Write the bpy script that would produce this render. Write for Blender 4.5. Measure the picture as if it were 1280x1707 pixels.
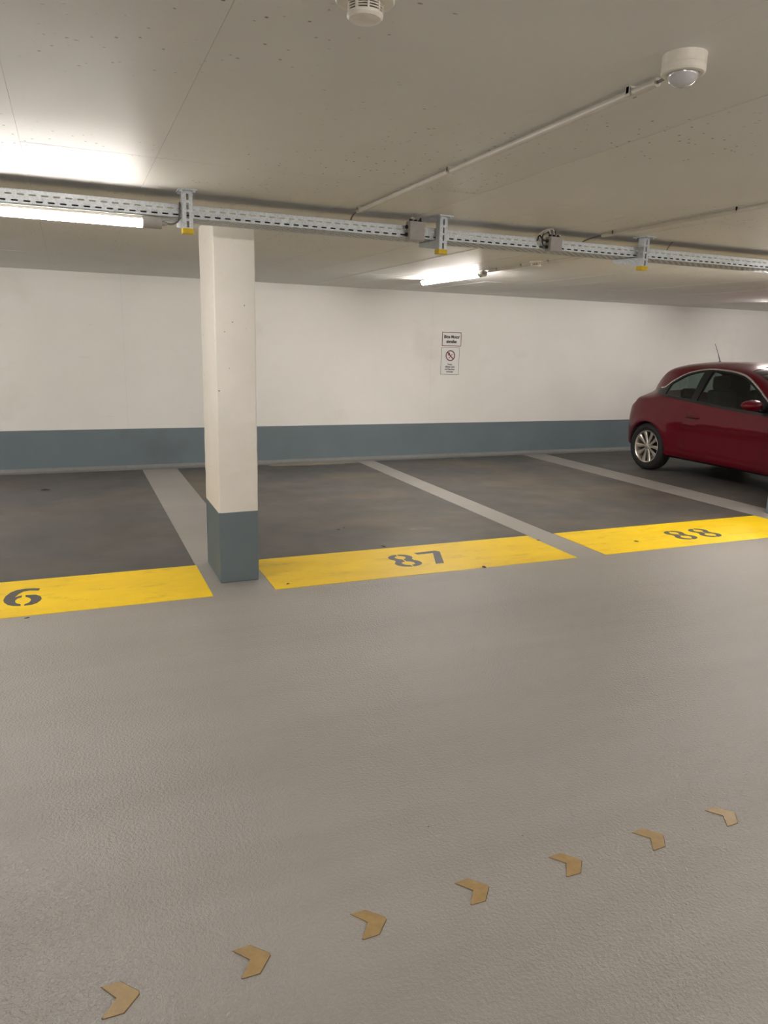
import bpy, bmesh, math, random
import numpy as np
from mathutils import Vector, Matrix

# ------------------------------------------------------------------ camera
scene = bpy.context.scene
for o in list(bpy.data.objects):
    bpy.data.objects.remove(o)
COL = scene.collection
CAM_H = 1.56
F_PX, YAW, PITCH, ROLL = 1222.84, 0.402791, 0.224785, 0.0264066
cy, sy, cp, sp = math.cos(YAW), math.sin(YAW), math.cos(PITCH), math.sin(PITCH)
Fv = Vector((sy * cp, cy * cp, -sp)); Rv = Vector((cy, -sy, 0)); Uv = Rv.cross(Fv)
R2 = Rv * math.cos(ROLL) + Uv * math.sin(ROLL)
U2 = -Rv * math.sin(ROLL) + Uv * math.cos(ROLL)
cam_data = bpy.data.cameras.new('camera')
cam_data.sensor_fit = 'VERTICAL'
cam_data.sensor_height = 36.0
cam_data.lens = 36.0 * F_PX / 1707.0
cam_data.clip_start = 0.02
cam = bpy.data.objects.new('camera', cam_data)
M = Matrix.Identity(4)
for i in range(3):
    M[i][0], M[i][1], M[i][2] = R2[i], U2[i], -Fv[i]
M[2][3] = CAM_H
cam.matrix_world = M
COL.objects.link(cam)
scene.camera = cam

# ------------------------------------------------------------------ world, exposure, light level
world = bpy.data.worlds.new('world')
scene.world = world
world.use_nodes = True
world.node_tree.nodes['Background'].inputs[0].default_value = (1, 0.95, 0.9, 1)
world.node_tree.nodes['Background'].inputs[1].default_value = 0.0      # closed basement: only its lamps
vs = scene.view_settings
vs.view_transform = 'Standard'
vs.look = 'None'
vs.gamma = 1.0
vs.use_curve_mapping = False
vs.exposure = 2.48
TUBE_POWER = 17.0
TUBE_COLOR = (1.0, 0.94, 0.893)

RND = random.Random(7)

# ------------------------------------------------------------------ materials
def srgb(r, g, b):
    def c(v):
        v /= 255.0
        return v / 12.92 if v <= 0.04045 else ((v + 0.055) / 1.055) ** 2.4
    return (c(r), c(g), c(b), 1.0)

class NT:
    """small helper round a material node tree"""
    def __init__(self, name):
        self.m = bpy.data.materials.new(name)
        self.m.use_nodes = True
        self.t = self.m.node_tree
        self.b = self.t.nodes['Principled BSDF']
        self._c = None
    def n(self, typ, **kw):
        nd = self.t.nodes.new(typ)
        for k, v in kw.items():
            setattr(nd, k, v)
        return nd
    def link(self, a, b):
        self.t.links.new(a, b)
    def coord(self):
        if self._c is None:
            self._c = self.n('ShaderNodeNewGeometry').outputs['Position']
        return self._c
    def noise(self, scale, detail=4, rough=0.55, stretch=(1, 1, 1), offset=(0, 0, 0), obj=False):
        mp = self.n('ShaderNodeMapping')
        mp.inputs['Scale'].default_value = stretch
        mp.inputs['Location'].default_value = offset
        if obj:
            self.link(self.n('ShaderNodeTexCoord').outputs['Object'], mp.inputs['Vector'])
        else:
            self.link(self.coord(), mp.inputs['Vector'])
        nz = self.n('ShaderNodeTexNoise')
        nz.inputs['Scale'].default_value = scale
        nz.inputs['Detail'].default_value = detail
        nz.inputs['Roughness'].default_value = rough
        self.link(mp.outputs['Vector'], nz.inputs['Vector'])
        return nz.outputs['Fac']
    def ramp(self, fac, p0, p1, v0=0.0, v1=1.0):
        r = self.n('ShaderNodeMapRange')
        r.inputs['From Min'].default_value = p0
        r.inputs['From Max'].default_value = p1
        r.inputs['To Min'].default_value = v0
        r.inputs['To Max'].default_value = v1
        r.clamp = True
        self.link(fac, r.inputs['Value'])
        return r.outputs['Result']
    def mul(self, a, b):
        q = self.n('ShaderNodeMath', operation='MULTIPLY')
        self.link(a, q.inputs[0])
        if isinstance(b, (int, float)):
            q.inputs[1].default_value = b
        else:
            self.link(b, q.inputs[1])
        return q.outputs[0]
    def mix(self, fac, a, b):
        q = self.n('ShaderNodeMix', data_type='RGBA')
        if isinstance(fac, (int, float)):
            q.inputs[0].default_value = fac
        else:
            self.link(fac, q.inputs[0])
        for s, v in ((q.inputs[6], a), (q.inputs[7], b)):
            if isinstance(v, tuple):
                s.default_value = v
            else:
                self.link(v, s)
        return q.outputs[2]
    def specks(self, scale, size, mask=None):
        """sparse dark dots: 1 inside a dot"""
        v = self.n('ShaderNodeTexVoronoi', feature='F1')
        v.inputs['Scale'].default_value = scale
        self.link(self.coord(), v.inputs['Vector'])
        d = self.ramp(v.outputs['Distance'], size * 0.6, size, 1.0, 0.0)
        if mask is not None:
            d = self.mul(d, mask)
        return d
    def bump(self, h, strength, dist, prev=None):
        b = self.n('ShaderNodeBump')
        b.inputs['Strength'].default_value = strength
        b.inputs['Distance'].default_value = dist
        self.link(h, b.inputs['Height'])
        if prev is not None:
            self.link(prev, b.inputs['Normal'])
        return b.outputs['Normal']
    def done(self, color=None, rough=0.5, metal=0.0, normal=None, spec=0.5, coat=0.0):
        b = self.b
        if color is not None:
            if isinstance(color, tuple):
                b.inputs['Base Color'].default_value = color
            else:
                self.link(color, b.inputs['Base Color'])
        if isinstance(rough, (int, float)):
            b.inputs['Roughness'].default_value = rough
        else:
            self.link(rough, b.inputs['Roughness'])
        b.inputs['Metallic'].default_value = metal
        b.inputs['Specular IOR Level'].default_value = spec
        if coat:
            b.inputs['Coat Weight'].default_value = coat
            b.inputs['Coat Roughness'].default_value = 0.03
        if normal is not None:
            self.link(normal, b.inputs['Normal'])
        return self.m

def simple(name, col, rough=0.5, metal=0.0, var=0.08, scale=30.0, spec=0.5, coat=0.0):
    t = NT(name)
    dark = tuple(c * (1 - var) for c in col[:3]) + (1,)
    lite = tuple(min(1, c * (1 + var)) for c in col[:3]) + (1,)
    f = t.ramp(t.noise(scale, 3, obj=True), 0.3, 0.7)
    return t.done(t.mix(f, dark, lite), rough, metal, spec=spec, coat=coat)

MAT = {}

def make_floor():
    t = NT('floor_coating')
    big = t.ramp(t.noise(0.55, 4, 0.6, (0.45, 1.6, 1)), 0.32, 0.68)
    c = t.mix(big, srgb(158, 154, 147), srgb(170, 166, 159))
    drag = t.ramp(t.noise(1.1, 5, 0.65, (0.25, 2.4, 1), (3, 1, 0)), 0.45, 0.75)
    c = t.mix(t.mul(drag, 0.6), c, srgb(148, 142, 132))
    fine = t.ramp(t.noise(160, 2), 0.35, 0.65)
    c = t.mix(t.mul(fine, 0.25), c, srgb(138, 134, 129))
    sm = t.ramp(t.noise(1.3, 3), 0.45, 0.6)
    c = t.mix(t.specks(9.0, 0.035, sm), c, srgb(45, 42, 38))
    r = t.ramp(t.noise(1.6, 3, 0.6, (0.5, 1.5, 1), (9, 2, 0)), 0.3, 0.7, 0.29, 0.33)
    n = t.bump(t.noise(95, 2, 0.6), 1.0, 0.006)
    n = t.bump(t.noise(30, 2, 0.5), 0.15, 0.006, n)
    return t.done(c, r, normal=n, spec=1.0)

def make_bay(name, dust, seed):
    t = NT(name)
    big = t.ramp(t.noise(1.2, 5, 0.6, (1, 1, 1), (seed, 0, 0)), 0.3, 0.7)
    c = t.mix(big, srgb(79, 77, 75), srgb(91, 89, 86))
    d = t.ramp(t.noise(0.95, 6, 0.62, (0.8, 1.25, 1), (seed * 3.1, 4, 0)), 0.46, 0.72)
    c = t.mix(t.mul(d, dust), c, srgb(120, 107, 88))
    lt = t.ramp(t.noise(3.6, 5, 0.7, (0.6, 1.8, 1), (seed, 9, 0)), 0.62, 0.72)
    c = t.mix(t.mul(lt, 0.6 * dust), c, srgb(150, 140, 124))
    dk = t.ramp(t.noise(2.1, 3, 0.6, (0.6, 1.6, 1), (2, seed, 0)), 0.72, 0.78)
    c = t.mix(t.mul(dk, 0.7), c, srgb(48, 47, 46))
    r = t.ramp(t.noise(2.2, 3), 0.3, 0.7, 0.4, 0.55)
    n = t.bump(t.noise(150, 2), 0.35, 0.003)
    return t.done(c, r, normal=n, spec=0.5)

def make_yellow():
    t = NT('yellow_road_paint')
    f = t.ramp(t.noise(3.0, 5, 0.65, (0.6, 1.4, 1)), 0.35, 0.7)
    c = t.mix(f, srgb(255, 216, 8), srgb(242, 202, 16))
    d = t.ramp(t.noise(7.0, 6, 0.7, (0.5, 1.2, 1), (5, 1, 0)), 0.55, 0.75)
    c = t.mix(t.mul(d, 0.5), c, srgb(160, 130, 40))
    c = t.mix(t.specks(16, 0.06, t.ramp(t.noise(2, 2), 0.5, 0.6)), c, srgb(70, 58, 30))
    n = t.bump(t.noise(150, 2), 0.3, 0.003)
    return t.done(c, 0.45, normal=n)

def make_wall():
    t = NT('white_wall_paint')
    f = t.ramp(t.noise(0.8, 5, 0.6), 0.3, 0.7)
    c = t.mix(f, srgb(228, 226, 220), srgb(235, 233, 228))
    d = t.ramp(t.noise(0.7, 5, 0.65, (1, 1, 1.3), (2.3, 0, 5)), 0.6, 0.8)
    c = t.mix(t.mul(d, 0.35), c, srgb(190, 181, 171))
    s = t.ramp(t.noise(4.0, 4, 0.6, (0.35, 1, 5)), 0.7, 0.76)
    c = t.mix(t.mul(s, 0.15), c, srgb(150, 140, 130))
    n = t.bump(t.noise(14, 4), 0.12, 0.01)
    n = t.bump(t.noise(120, 2), 0.1, 0.002, n)
    return t.done(c, 0.55, normal=n, spec=0.4)

def make_pillar():
    t = NT('pillar_white_paint')
    f = t.ramp(t.noise(2.2, 5, 0.6), 0.3, 0.7)
    c = t.mix(f, srgb(226, 222, 212), srgb(236, 232, 224))
    hole = t.specks(13.0, 0.075, t.ramp(t.noise(9, 2, 0.5, (1, 1, 1), (1.5, 0, 4)), 0.45, 0.55))
    c = t.mix(t.mul(hole, 0.9), c, srgb(70, 64, 58))
    inv = t.ramp(hole, 0, 1, 1, 0)
    n = t.bump(inv, 0.7, 0.004)
    n = t.bump(t.noise(16, 4), 0.2, 0.008, n)
    return t.done(c, 0.55, normal=n, spec=0.4)

def make_greyblue():
    t = NT('blue_grey_paint')
    f = t.ramp(t.noise(1.3, 5, 0.6), 0.3, 0.7)
    c = t.mix(f, srgb(101, 114, 120), srgb(110, 123, 129))
    d = t.ramp(t.noise(0.75, 4, 0.6, (1, 1, 1), (6.5, 0, 0)), 0.58, 0.75)
    c = t.mix(t.mul(d, 0.4), c, srgb(76, 74, 76))
    n = t.bump(t.noise(25, 4), 0.12, 0.006)
    return t.done(c, 0.5, normal=n)

def make_ceiling():
    t = NT('ceiling_paint')
    f = t.ramp(t.noise(0.8, 5, 0.6), 0.3, 0.7)
    c = t.mix(f, srgb(219, 218, 213), srgb(228, 227, 222))
    m = t.ramp(t.noise(0.9, 3, 0.5, (1, 1, 1), (0.35, 0.4, 0)), 0.48, 0.58)
    pits = t.specks(24.0, 0.14, m)
    v2 = t.n('ShaderNodeTexVoronoi', feature='F1')
    mp = t.n('ShaderNodeMapping'); mp.inputs['Scale'].default_value = (14, 26, 1)
    t.link(t.coord(), mp.inputs['Vector']); t.link(mp.outputs['Vector'], v2.inputs['Vector'])
    v2.inputs['Scale'].default_value = 1.0
    m2 = t.ramp(t.noise(1.3, 3, 0.5, (1, 1, 1), (4.2, 1.7, 0)), 0.55, 0.62)
    pits2 = t.mul(t.ramp(v2.outputs['Distance'], 0.06, 0.12, 1, 0), m2)
    c = t.mix(t.mul(pits, 0.8), c, srgb(92, 84, 74))
    c = t.mix(t.mul(pits2, 0.7), c, srgb(92, 84, 74))
    n = t.bump(t.noise(3.0, 4, 0.6, (1.6, 0.35, 1)), 0.10, 0.02)
    n = t.bump(t.noise(30, 3, 0.6, (1.3, 0.5, 1)), 0.12, 0.004, n)
    n = t.bump(t.ramp(pits, 0, 1, 1, 0), 0.6, 0.003, n)
    r = t.ramp(t.noise(1.7, 3), 0.3, 0.7, 0.46, 0.56)
    return t.done(c, r, normal=n, spec=0.3)

def make_galv():
    t = NT('galvanised_steel')
    v = t.n('ShaderNodeTexVoronoi', feature='F1')
    v.inputs['Scale'].default_value = 90
    t.link(t.coord(), v.inputs['Vector'])
    f = t.ramp(v.outputs['Distance'], 0.1, 0.8)
    c = t.mix(f, srgb(184, 190, 194), srgb(206, 212, 216))
    return t.done(c, t.ramp(t.noise(40, 2), 0.3, 0.7, 0.38, 0.5), metal=0.35)

def make_glass(name, tint):
    t = NT(name)
    t.t.nodes.remove(t.b)
    out = [n for n in t.t.nodes if n.type == 'OUTPUT_MATERIAL'][0]
    tr = t.n('ShaderNodeBsdfTransparent'); tr.inputs['Color'].default_value = tint
    gl = t.n('ShaderNodeBsdfGlossy'); gl.inputs['Roughness'].default_value = 0.02
    lw = t.n('ShaderNodeLayerWeight'); lw.inputs['Blend'].default_value = 0.5
    pw = t.n('ShaderNodeMath', operation='POWER'); pw.inputs[1].default_value = 5.0
    t.link(lw.outputs['Facing'], pw.inputs[0])
    fr = t.n('ShaderNodeMath', operation='MULTIPLY_ADD'); fr.inputs[1].default_value = 0.92; fr.inputs[2].default_value = 0.07
    t.link(pw.outputs[0], fr.inputs[0])
    mx = t.n('ShaderNodeMixShader')
    t.link(fr.outputs[0], mx.inputs[0]); t.link(tr.outputs[0], mx.inputs[1]); t.link(gl.outputs[0], mx.inputs[2])
    t.link(mx.outputs[0], out.inputs['Surface'])
    return t.m

def make_tube(name, k):
    t = NT(name)
    t.b.inputs['Base Color'].default_value = (0.9, 0.9, 0.9, 1)
    t.b.inputs['Emission Color'].default_value = TUBE_COLOR + (1,)
    t.b.inputs['Emission Strength'].default_value = TUBE_POWER * k
    t.b.inputs['Roughness'].default_value = 0.3
    return t.m

def make_chevron():
    t = NT('ochre_inlay')
    f = t.ramp(t.noise(35, 4, 0.65), 0.35, 0.7)
    c = t.mix(f, srgb(164, 136, 88), srgb(178, 151, 101))
    return t.done(c, 0.42, normal=t.bump(t.noise(140, 2), 0.25, 0.003))

MAT['floor'] = make_floor()
MAT['bay_clean'] = make_bay('dark_bay_coating', 0.35, 1.0)
MAT['bay_dusty'] = make_bay('dusty_bay_coating', 0.9, 4.6)
MAT['yellow'] = make_yellow()
MAT['digit'] = simple('dark_grey_road_paint', srgb(84, 82, 80), 0.5, scale=60)
MAT['wall'] = make_wall()
MAT['pillar'] = make_pillar()
MAT['greyblue'] = make_greyblue()
MAT['ceiling'] = make_ceiling()
MAT['ceiling_back'] = simple('ceiling_joint', srgb(200, 196, 188), 0.7)
MAT['galv'] = make_galv()
MAT['cap_yellow'] = simple('yellow_plastic', srgb(222, 190, 0), 0.4)
MAT['grey_plastic'] = simple('grey_plastic', srgb(165, 162, 158), 0.5)
MAT['conduit'] = simple('light_grey_conduit', srgb(205, 200, 190), 0.4, scale=8)
MAT['white_plastic'] = simple('white_plastic', srgb(228, 222, 210), 0.4)
MAT['lens'] = simple('sensor_lens', srgb(190, 188, 190), 0.15, coat=0.6)
MAT['dark'] = simple('dark_gap', srgb(28, 27, 26), 0.7)
MAT['cable'] = simple('grey_cable', srgb(120, 118, 115), 0.5)
MAT['cable_dark'] = simple('black_cable', srgb(35, 35, 36), 0.5)
MAT['tube'] = make_tube('lit_tube', 0.8)
MAT['tube_wall'] = make_tube('lit_wall_row_tube', 1.5)
MAT['tube_aisle'] = make_tube('lit_aisle_tube', 1.5)
MAT['chevron'] = make_chevron()
MAT['joint'] = simple('inlay_joint', srgb(74, 62, 48), 0.6)
MAT['sign_white'] = simple('sign_white', srgb(226, 226, 224), 0.35, var=0.02)
MAT['sign_red'] = simple('sign_red', srgb(112, 32, 40), 0.4)
MAT['sign_black'] = simple('sign_black', srgb(30, 30, 30), 0.4)
MAT['sign_grey'] = simple('sign_edge', srgb(120, 122, 118), 0.4)
MAT['leaf'] = simple('dry_leaf', srgb(74, 60, 36), 0.8, var=0.3, scale=80)
MAT['cove'] = simple('cove_paint', srgb(128, 128, 126), 0.5)

# ------------------------------------------------------------------ geometry helpers
def link(o, parent=None):
    COL.objects.link(o)
    if parent is not None:
        o.parent = parent
    return o

def obj(name, bm, mat, parent=None, smooth=False, auto=None):
    me = bpy.data.meshes.new(name)
    bmesh.ops.recalc_face_normals(bm, faces=bm.faces[:])
    if smooth:
        for f in bm.faces:
            f.smooth = True
        if auto is not None:
            for e in bm.edges:
                if len(e.link_faces) == 2 and e.calc_face_angle(0.0) > auto:
                    e.smooth = False
    bm.to_mesh(me)
    bm.free()
    if mat is not None:
        me.materials.append(MAT[mat] if isinstance(mat, str) else mat)
    return link(bpy.data.objects.new(name, me), parent)

def empty(name, loc, rz=0.0, parent=None):
    e = bpy.data.objects.new(name, None)
    e.empty_display_size = 0.1
    e.location = loc
    e.rotation_euler = (0, 0, rz)
    return link(e, parent)

def tag(o, label=None, cat=None, group=None, kind=None):
    if label: o['label'] = label
    if cat: o['category'] = cat
    if group: o['group'] = group
    if kind: o['kind'] = kind
    return o

def box(bm, x0, x1, y0, y1, z0, z1, bev=0.0, seg=1):
    vs_ = [bm.verts.new((x, y, z)) for x in (x0, x1) for y in (y0, y1) for z in (z0, z1)]
    q = [(0, 1, 3, 2), (4, 6, 7, 5), (0, 4, 5, 1), (2, 3, 7, 6), (0, 2, 6, 4), (1, 5, 7, 3)]
    fs = [bm.faces.new([vs_[i] for i in f]) for f in q]
    if bev > 0:
        ed = list({e for f in fs for e in f.edges})
        bmesh.ops.bevel(bm, geom=ed, offset=bev, segments=seg, affect='EDGES', profile=0.5)
    return bm

def bx(*a, **k):
    return box(bmesh.new(), *a, **k)

def tube(bm, pts, r, n=10, caps=True, radii=None):
    pts = [Vector(p) for p in pts]
    rings = []
    up = Vector((0, 0, 1))
    for i, p in enumerate(pts):
        d = (pts[min(i + 1, len(pts) - 1)] - pts[max(i - 1, 0)]).normalized()
        u = d.cross(up)
        if u.length < 1e-3:
            u = d.cross(Vector((0, 1, 0)))
        u.normalize(); v = d.cross(u).normalized()
        rr = radii[i] if radii else r
        rings.append([bm.verts.new(p + (u * math.cos(2 * math.pi * k / n) + v * math.sin(2 * math.pi * k / n)) * rr) for k in range(n)])
    for a, b in zip(rings, rings[1:]):
        for k in range(n):
            bm.faces.new((a[k], a[(k + 1) % n], b[(k + 1) % n], b[k]))
    if caps:
        bm.faces.new(rings[0][::-1]); bm.faces.new(rings[-1])
    return bm

def lathe(bm, prof, n=32, axis='Z', c=(0, 0, 0)):
    """prof: (radius, height) list; closed at radius 0"""
    c = Vector(c)
    def P(r, h, a):
        x, y = r * math.cos(a), r * math.sin(a)
        if axis == 'Z': return c + Vector((x, y, h))
        if axis == 'X': return c + Vector((h, x, y))
        return c + Vector((x, h, y))
    rings = []
    for r, h in prof:
        if r < 1e-6:
            rings.append([bm.verts.new(P(0, h, 0))])
        else:
            rings.append([bm.verts.new(P(r, h, 2 * math.pi * k / n)) for k in range(n)])
    for a, b in zip(rings, rings[1:]):
        for k in range(n):
            k2 = (k + 1) % n
            if len(a) == 1 and len(b) == 1: continue
            if len(a) == 1: bm.faces.new((a[0], b[k], b[k2]))
            elif len(b) == 1: bm.faces.new((a[k], a[k2], b[0]))
            else: bm.faces.new((a[k], a[k2], b[k2], b[k]))
    return bm

def prism(bm, pts, z0, z1):
    lo = [bm.verts.new((x, y, z0)) for x, y in pts]
    hi = [bm.verts.new((x, y, z1)) for x, y in pts]
    n = len(pts)
    bm.faces.new(lo[::-1]); bm.faces.new(hi)
    for i in range(n):
        bm.faces.new((lo[i], lo[(i + 1) % n], hi[(i + 1) % n], hi[i]))
    return bm

def smooth_curve(pts, n=8):
    pts = [Vector(p) for p in pts]
    out = []
    for i in range(len(pts) - 1):
        p0, p1, p2, p3 = pts[max(i - 1, 0)], pts[i], pts[i + 1], pts[min(i + 2, len(pts) - 1)]
        for k in range(n):
            t = k / n
            out.append(0.5 * ((2 * p1) + (p2 - p0) * t + (2 * p0 - 5 * p1 + 4 * p2 - p3) * t * t + (3 * p1 - p0 - 3 * p2 + p3) * t ** 3))
    out.append(pts[-1])
    return out

# ------------------------------------------------------------------ setting
CEIL = 2.269
WALL_Y = 9.33
X0, X1, Y0 = -9.0, 15.5, -7.0

floor = tag(obj('floor', bx(X0, X1, Y0, WALL_Y + 0.2, -0.2, 0.0), 'floor'), kind='structure')

# dark coated parking bays, thin layers on the floor
BAY_Y0, BAY_Y1 = 5.09, 9.215
bays = [(-4.35, -2.0, 'bay_clean'), (-1.62, 0.73, 'bay_clean'), (1.14, 3.51, 'bay_dusty'), (3.76, 6.16, 'bay_dusty'), (6.56, 8.93, 'bay_clean'), (9.18, 11.5, 'bay_clean')]
for a, b, m in bays:
    obj('bay_coating', bx(a, b, BAY_Y0, BAY_Y1, -0.001, 0.0012), m, floor)

MAT['worn'] = simple('worn_beige_patch', srgb(150, 138, 118), 0.6, var=0.15, scale=9)
rj = random.Random(3)
pts = [(2.30 + 1.2 * k / 14, 9.13 - 0.05 * math.sin(math.pi * k / 14) ** 0.5 + rj.uniform(-0.012, 0.012)) for k in range(15)] + [(3.52, 9.21), (2.28, 9.21)]
obj('worn_patch', prism(bmesh.new(), pts, 0.0, 0.0019), 'worn', floor)

# ceiling: slab plus the imprint of the formwork boards, each a panel with an open joint
ceil = tag(obj('ceiling', bx(X0, X1, Y0, WALL_Y + 0.2, CEIL + 0.004, CEIL + 0.25), 'ceiling_back'), kind='structure')
PW = 0.4935
xs = [-0.12 + PW * k for k in range(-18, 32)]
for (ya, yb) in ((-7.0, -1.1), (-1.1, 3.31), (3.31, 7.44), (7.44, WALL_Y)):
    for xa in xs:
        xb = xa + PW
        if xb < X0 + 0.02 or xa > X1 - 0.02: continue
        g, gy = 0.0005, 0.0014
        bm = bmesh.new()
        dz = RND.uniform(-0.0006, 0.0006)
        tl = RND.uniform(-0.0009, 0.0009)
        vv = [bm.verts.new(p) for p in ((xa + g, ya + gy, CEIL + dz - tl), (xb - g, ya + gy, CEIL + dz + tl), (xb - g, yb - gy, CEIL + dz + tl), (xa + g, yb - gy, CEIL + dz - tl))]
        tp = [bm.verts.new((v.co.x, v.co.y, CEIL + 0.006)) for v in vv]
        bm.faces.new(vv)
        for i in range(4):
            bm.faces.new((vv[i], vv[(i + 1) % 4], tp[(i + 1) % 4], tp[i]))
        obj('ceiling_panel', bm, 'ceiling', ceil)

# back wall: backing plus cast sections with narrow joints
wall_back = tag(obj('wall_back', bx(X0, X1, WALL_Y + 0.004, WALL_Y + 0.2, 0, CEIL), 'ceiling_back'), kind='structure')
joints = [X0, -3.55, 0.60, 4.62, 8.36, 12.4, X1]
for a, b in zip(joints, joints[1:]):
    obj('wall_panel', bx(a + 0.0008, b - 0.0008, WALL_Y, WALL_Y + 0.006, 0.0, CEIL - 0.001), 'wall', wall_back)
tag(obj('baseboard_back', bx(X0, X1, WALL_Y - 0.003, WALL_Y - 0.0005, 0.0, 0.488), 'greyblue'), kind='structure')
bm = bmesh.new()      # coved foot of the wall
prof = [(WALL_Y - 0.112, 0.0015), (WALL_Y - 0.07, 0.005), (WALL_Y - 0.03, 0.016), (WALL_Y - 0.008, 0.04), (WALL_Y - 0.003, 0.046), (WALL_Y - 0.003, 0.0)]
ra = [bm.verts.new((X0, y, z)) for y, z in prof]; rb = [bm.verts.new((X1, y, z)) for y, z in prof]
for i in range(len(prof)):
    j = (i + 1) % len(prof)
    bm.faces.new((ra[i], ra[j], rb[j], rb[i]))
tag(obj('trim_1', bm, 'cove'), kind='structure')
tag(obj('wall_left', bx(X0 - 0.2, X0, Y0, WALL_Y + 0.2, 0, CEIL), 'wall'), kind='structure')
tag(obj('wall_right', bx(X1, X1 + 0.2, Y0, WALL_Y + 0.2, 0, CEIL), 'wall'), kind='structure')
tag(obj('wall_front', bx(X0, X1, Y0 - 0.2, Y0, 0, CEIL), 'wall'), kind='structure')

# ------------------------------------------------------------------ pillars
def pillar(x0, x1, y0, y1, label):
    e = empty('concrete_pillar', ((x0 + x1) / 2, (y0 + y1) / 2, 0))
    w, d = (x1 - x0) / 2, (y1 - y0) / 2
    rnd = random.Random(int(x0 * 100))
    bm = bmesh.new()
    rings = []
    c = 0.006
    for k in range(31):                      # slightly uneven cast arrises
        z = 0.47 + (CEIL - 0.47) * k / 30
        j = lambda: rnd.uniform(-0.0016, 0.0016)
        pts = []
        for sx, sy_ in ((-1, -1), (1, -1), (1, 1), (-1, 1)):
            a = (sx * w + j(), sy_ * (d - c))
            b = (sx * (w - c), sy_ * d + j())
            pts += [a, b] if sx * sy_ > 0 else [b, a]
        rings.append([bm.verts.new((x, y, z)) for x, y in pts])
    for a, b in zip(rings, rings[1:]):
        for i in range(8):
            bm.faces.new((a[i], a[(i + 1) % 8], b[(i + 1) % 8], b[i]))
    bm.faces.new(rings[0][::-1]); bm.faces.new(rings[-1])
    obj('shaft', bm, 'pillar', e)
    obj('painted_base', bx(-w - 0.001, w + 0.001, -d - 0.001, d + 0.001, 0.0, 0.477, bev=0.006, seg=2), 'greyblue', e)
    tag(e, label, 'pillar', 'pillars between the parking bays')

pillar(0.826, 1.078, 4.637, 5.14, 'white concrete pillar with blue-grey painted base between bays 86 and 87')
pillar(6.375, 6.627, 4.65, 5.15, 'partly visible pillar at the right edge of the photo, beside the red car')

# ------------------------------------------------------------------ yellow bands with stencilled numbers
def digit8(cx, y0, y1):
    """two mirrored halves of a stencilled 8"""
    H = y1 - y0
    polys = []
    for s in (1, -1):
        g = 0.006
        pts = []
        def arc(cyc, rx, ry, a0, a1, n):
            for k in range(n + 1):
                a = math.radians(a0 + (a1 - a0) * k / n)
                pts.append((max(g, rx * math.cos(a)), cyc + ry * math.sin(a)))
        up, lo = 0.75 * H, 0.27 * H
        pts.append((g, H))
        arc(up, 0.094, 0.25 * H, 82, -42, 10)
        arc(lo, 0.103, 0.27 * H, 44, -84, 10)
        pts.append((g, 0.0))
        pts.append((g, lo - 0.155 * H))
        arc(lo, 0.049, 0.15 * H, -75, 75, 8)
        pts.append((g, lo + 0.155 * H))
        pts.append((g, up - 0.145 * H))
        arc(up, 0.042, 0.14 * H, -75, 75, 8)
        pts.append((g, up + 0.145 * H))
        polys.append([(cx + s * x, y0 + y) for x, y in pts])
    return polys

D6L = [(-0.262, 4.889), (-0.269, 4.847), (-0.321, 4.865), (-0.354, 4.856), (-0.378, 4.818), (-0.398, 4.756), (-0.359, 4.783), (-0.36, 4.743), (-0.38, 4.73), (-0.392, 4.695), (-0.39, 4.663), (-0.38, 4.636), (-0.358, 4.614), (-0.358, 4.583), (-0.4, 4.598), (-0.428, 4.626), (-0.45, 4.675), (-0.458, 4.725), (-0.451, 4.794), (-0.427, 4.86), (-0.394, 4.899), (-0.347, 4.909), (-0.299, 4.901)]
D6R = [(-0.34, 4.781), (-0.282, 4.77), (-0.255, 4.732), (-0.246, 4.685), (-0.253, 4.648), (-0.272, 4.607), (-0.298, 4.586), (-0.339, 4.581), (-0.338, 4.607), (-0.312, 4.636), (-0.304, 4.681), (-0.313, 4.715), (-0.328, 4.736), (-0.338, 4.744)]
D7 = [(2.346, 4.899), (2.53, 4.91), (2.556, 4.875), (2.448, 4.592), (2.380, 4.592), (2.488, 4.857), (2.355, 4.853)]
bands = [(-1.62, 0.735, 'yellow floor band stencilled with the number 86 left of the pillar', [('8', digit8(-0.62, 4.585, 4.895)), ('6', [D6L, D6R])]),
         (1.132, 3.50, 'yellow floor band stencilled with the number 87 right of the pillar', [('8', digit8(2.195, 4.585, 4.895)), ('7', [D7])]),
         (3.77, 6.155, 'yellow floor band stencilled with the number 88, nearest the red car', [('8', digit8(4.82, 4.555, 4.85)), ('8', digit8(5.10, 4.555, 4.85))])]
for a, b, lab, digs in bands:
    o = obj('yellow_floor_band', prism(bmesh.new(), [(a, 4.402), (b, 4.402), (b, BAY_Y0), (a, BAY_Y0)], 0.0, 0.0018), 'yellow')
    tag(o, lab, 'floor marking', 'yellow numbered bands in front of the bays')
    for ch, polys in digs:
        bm = bmesh.new()
        for p in polys:
            prism(bm, p, 0.0012, 0.0024)
        d = obj('stencil_digit', bm, 'digit', o)
        d['label'] = 'dark grey stencilled digit %s' % ch

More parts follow.
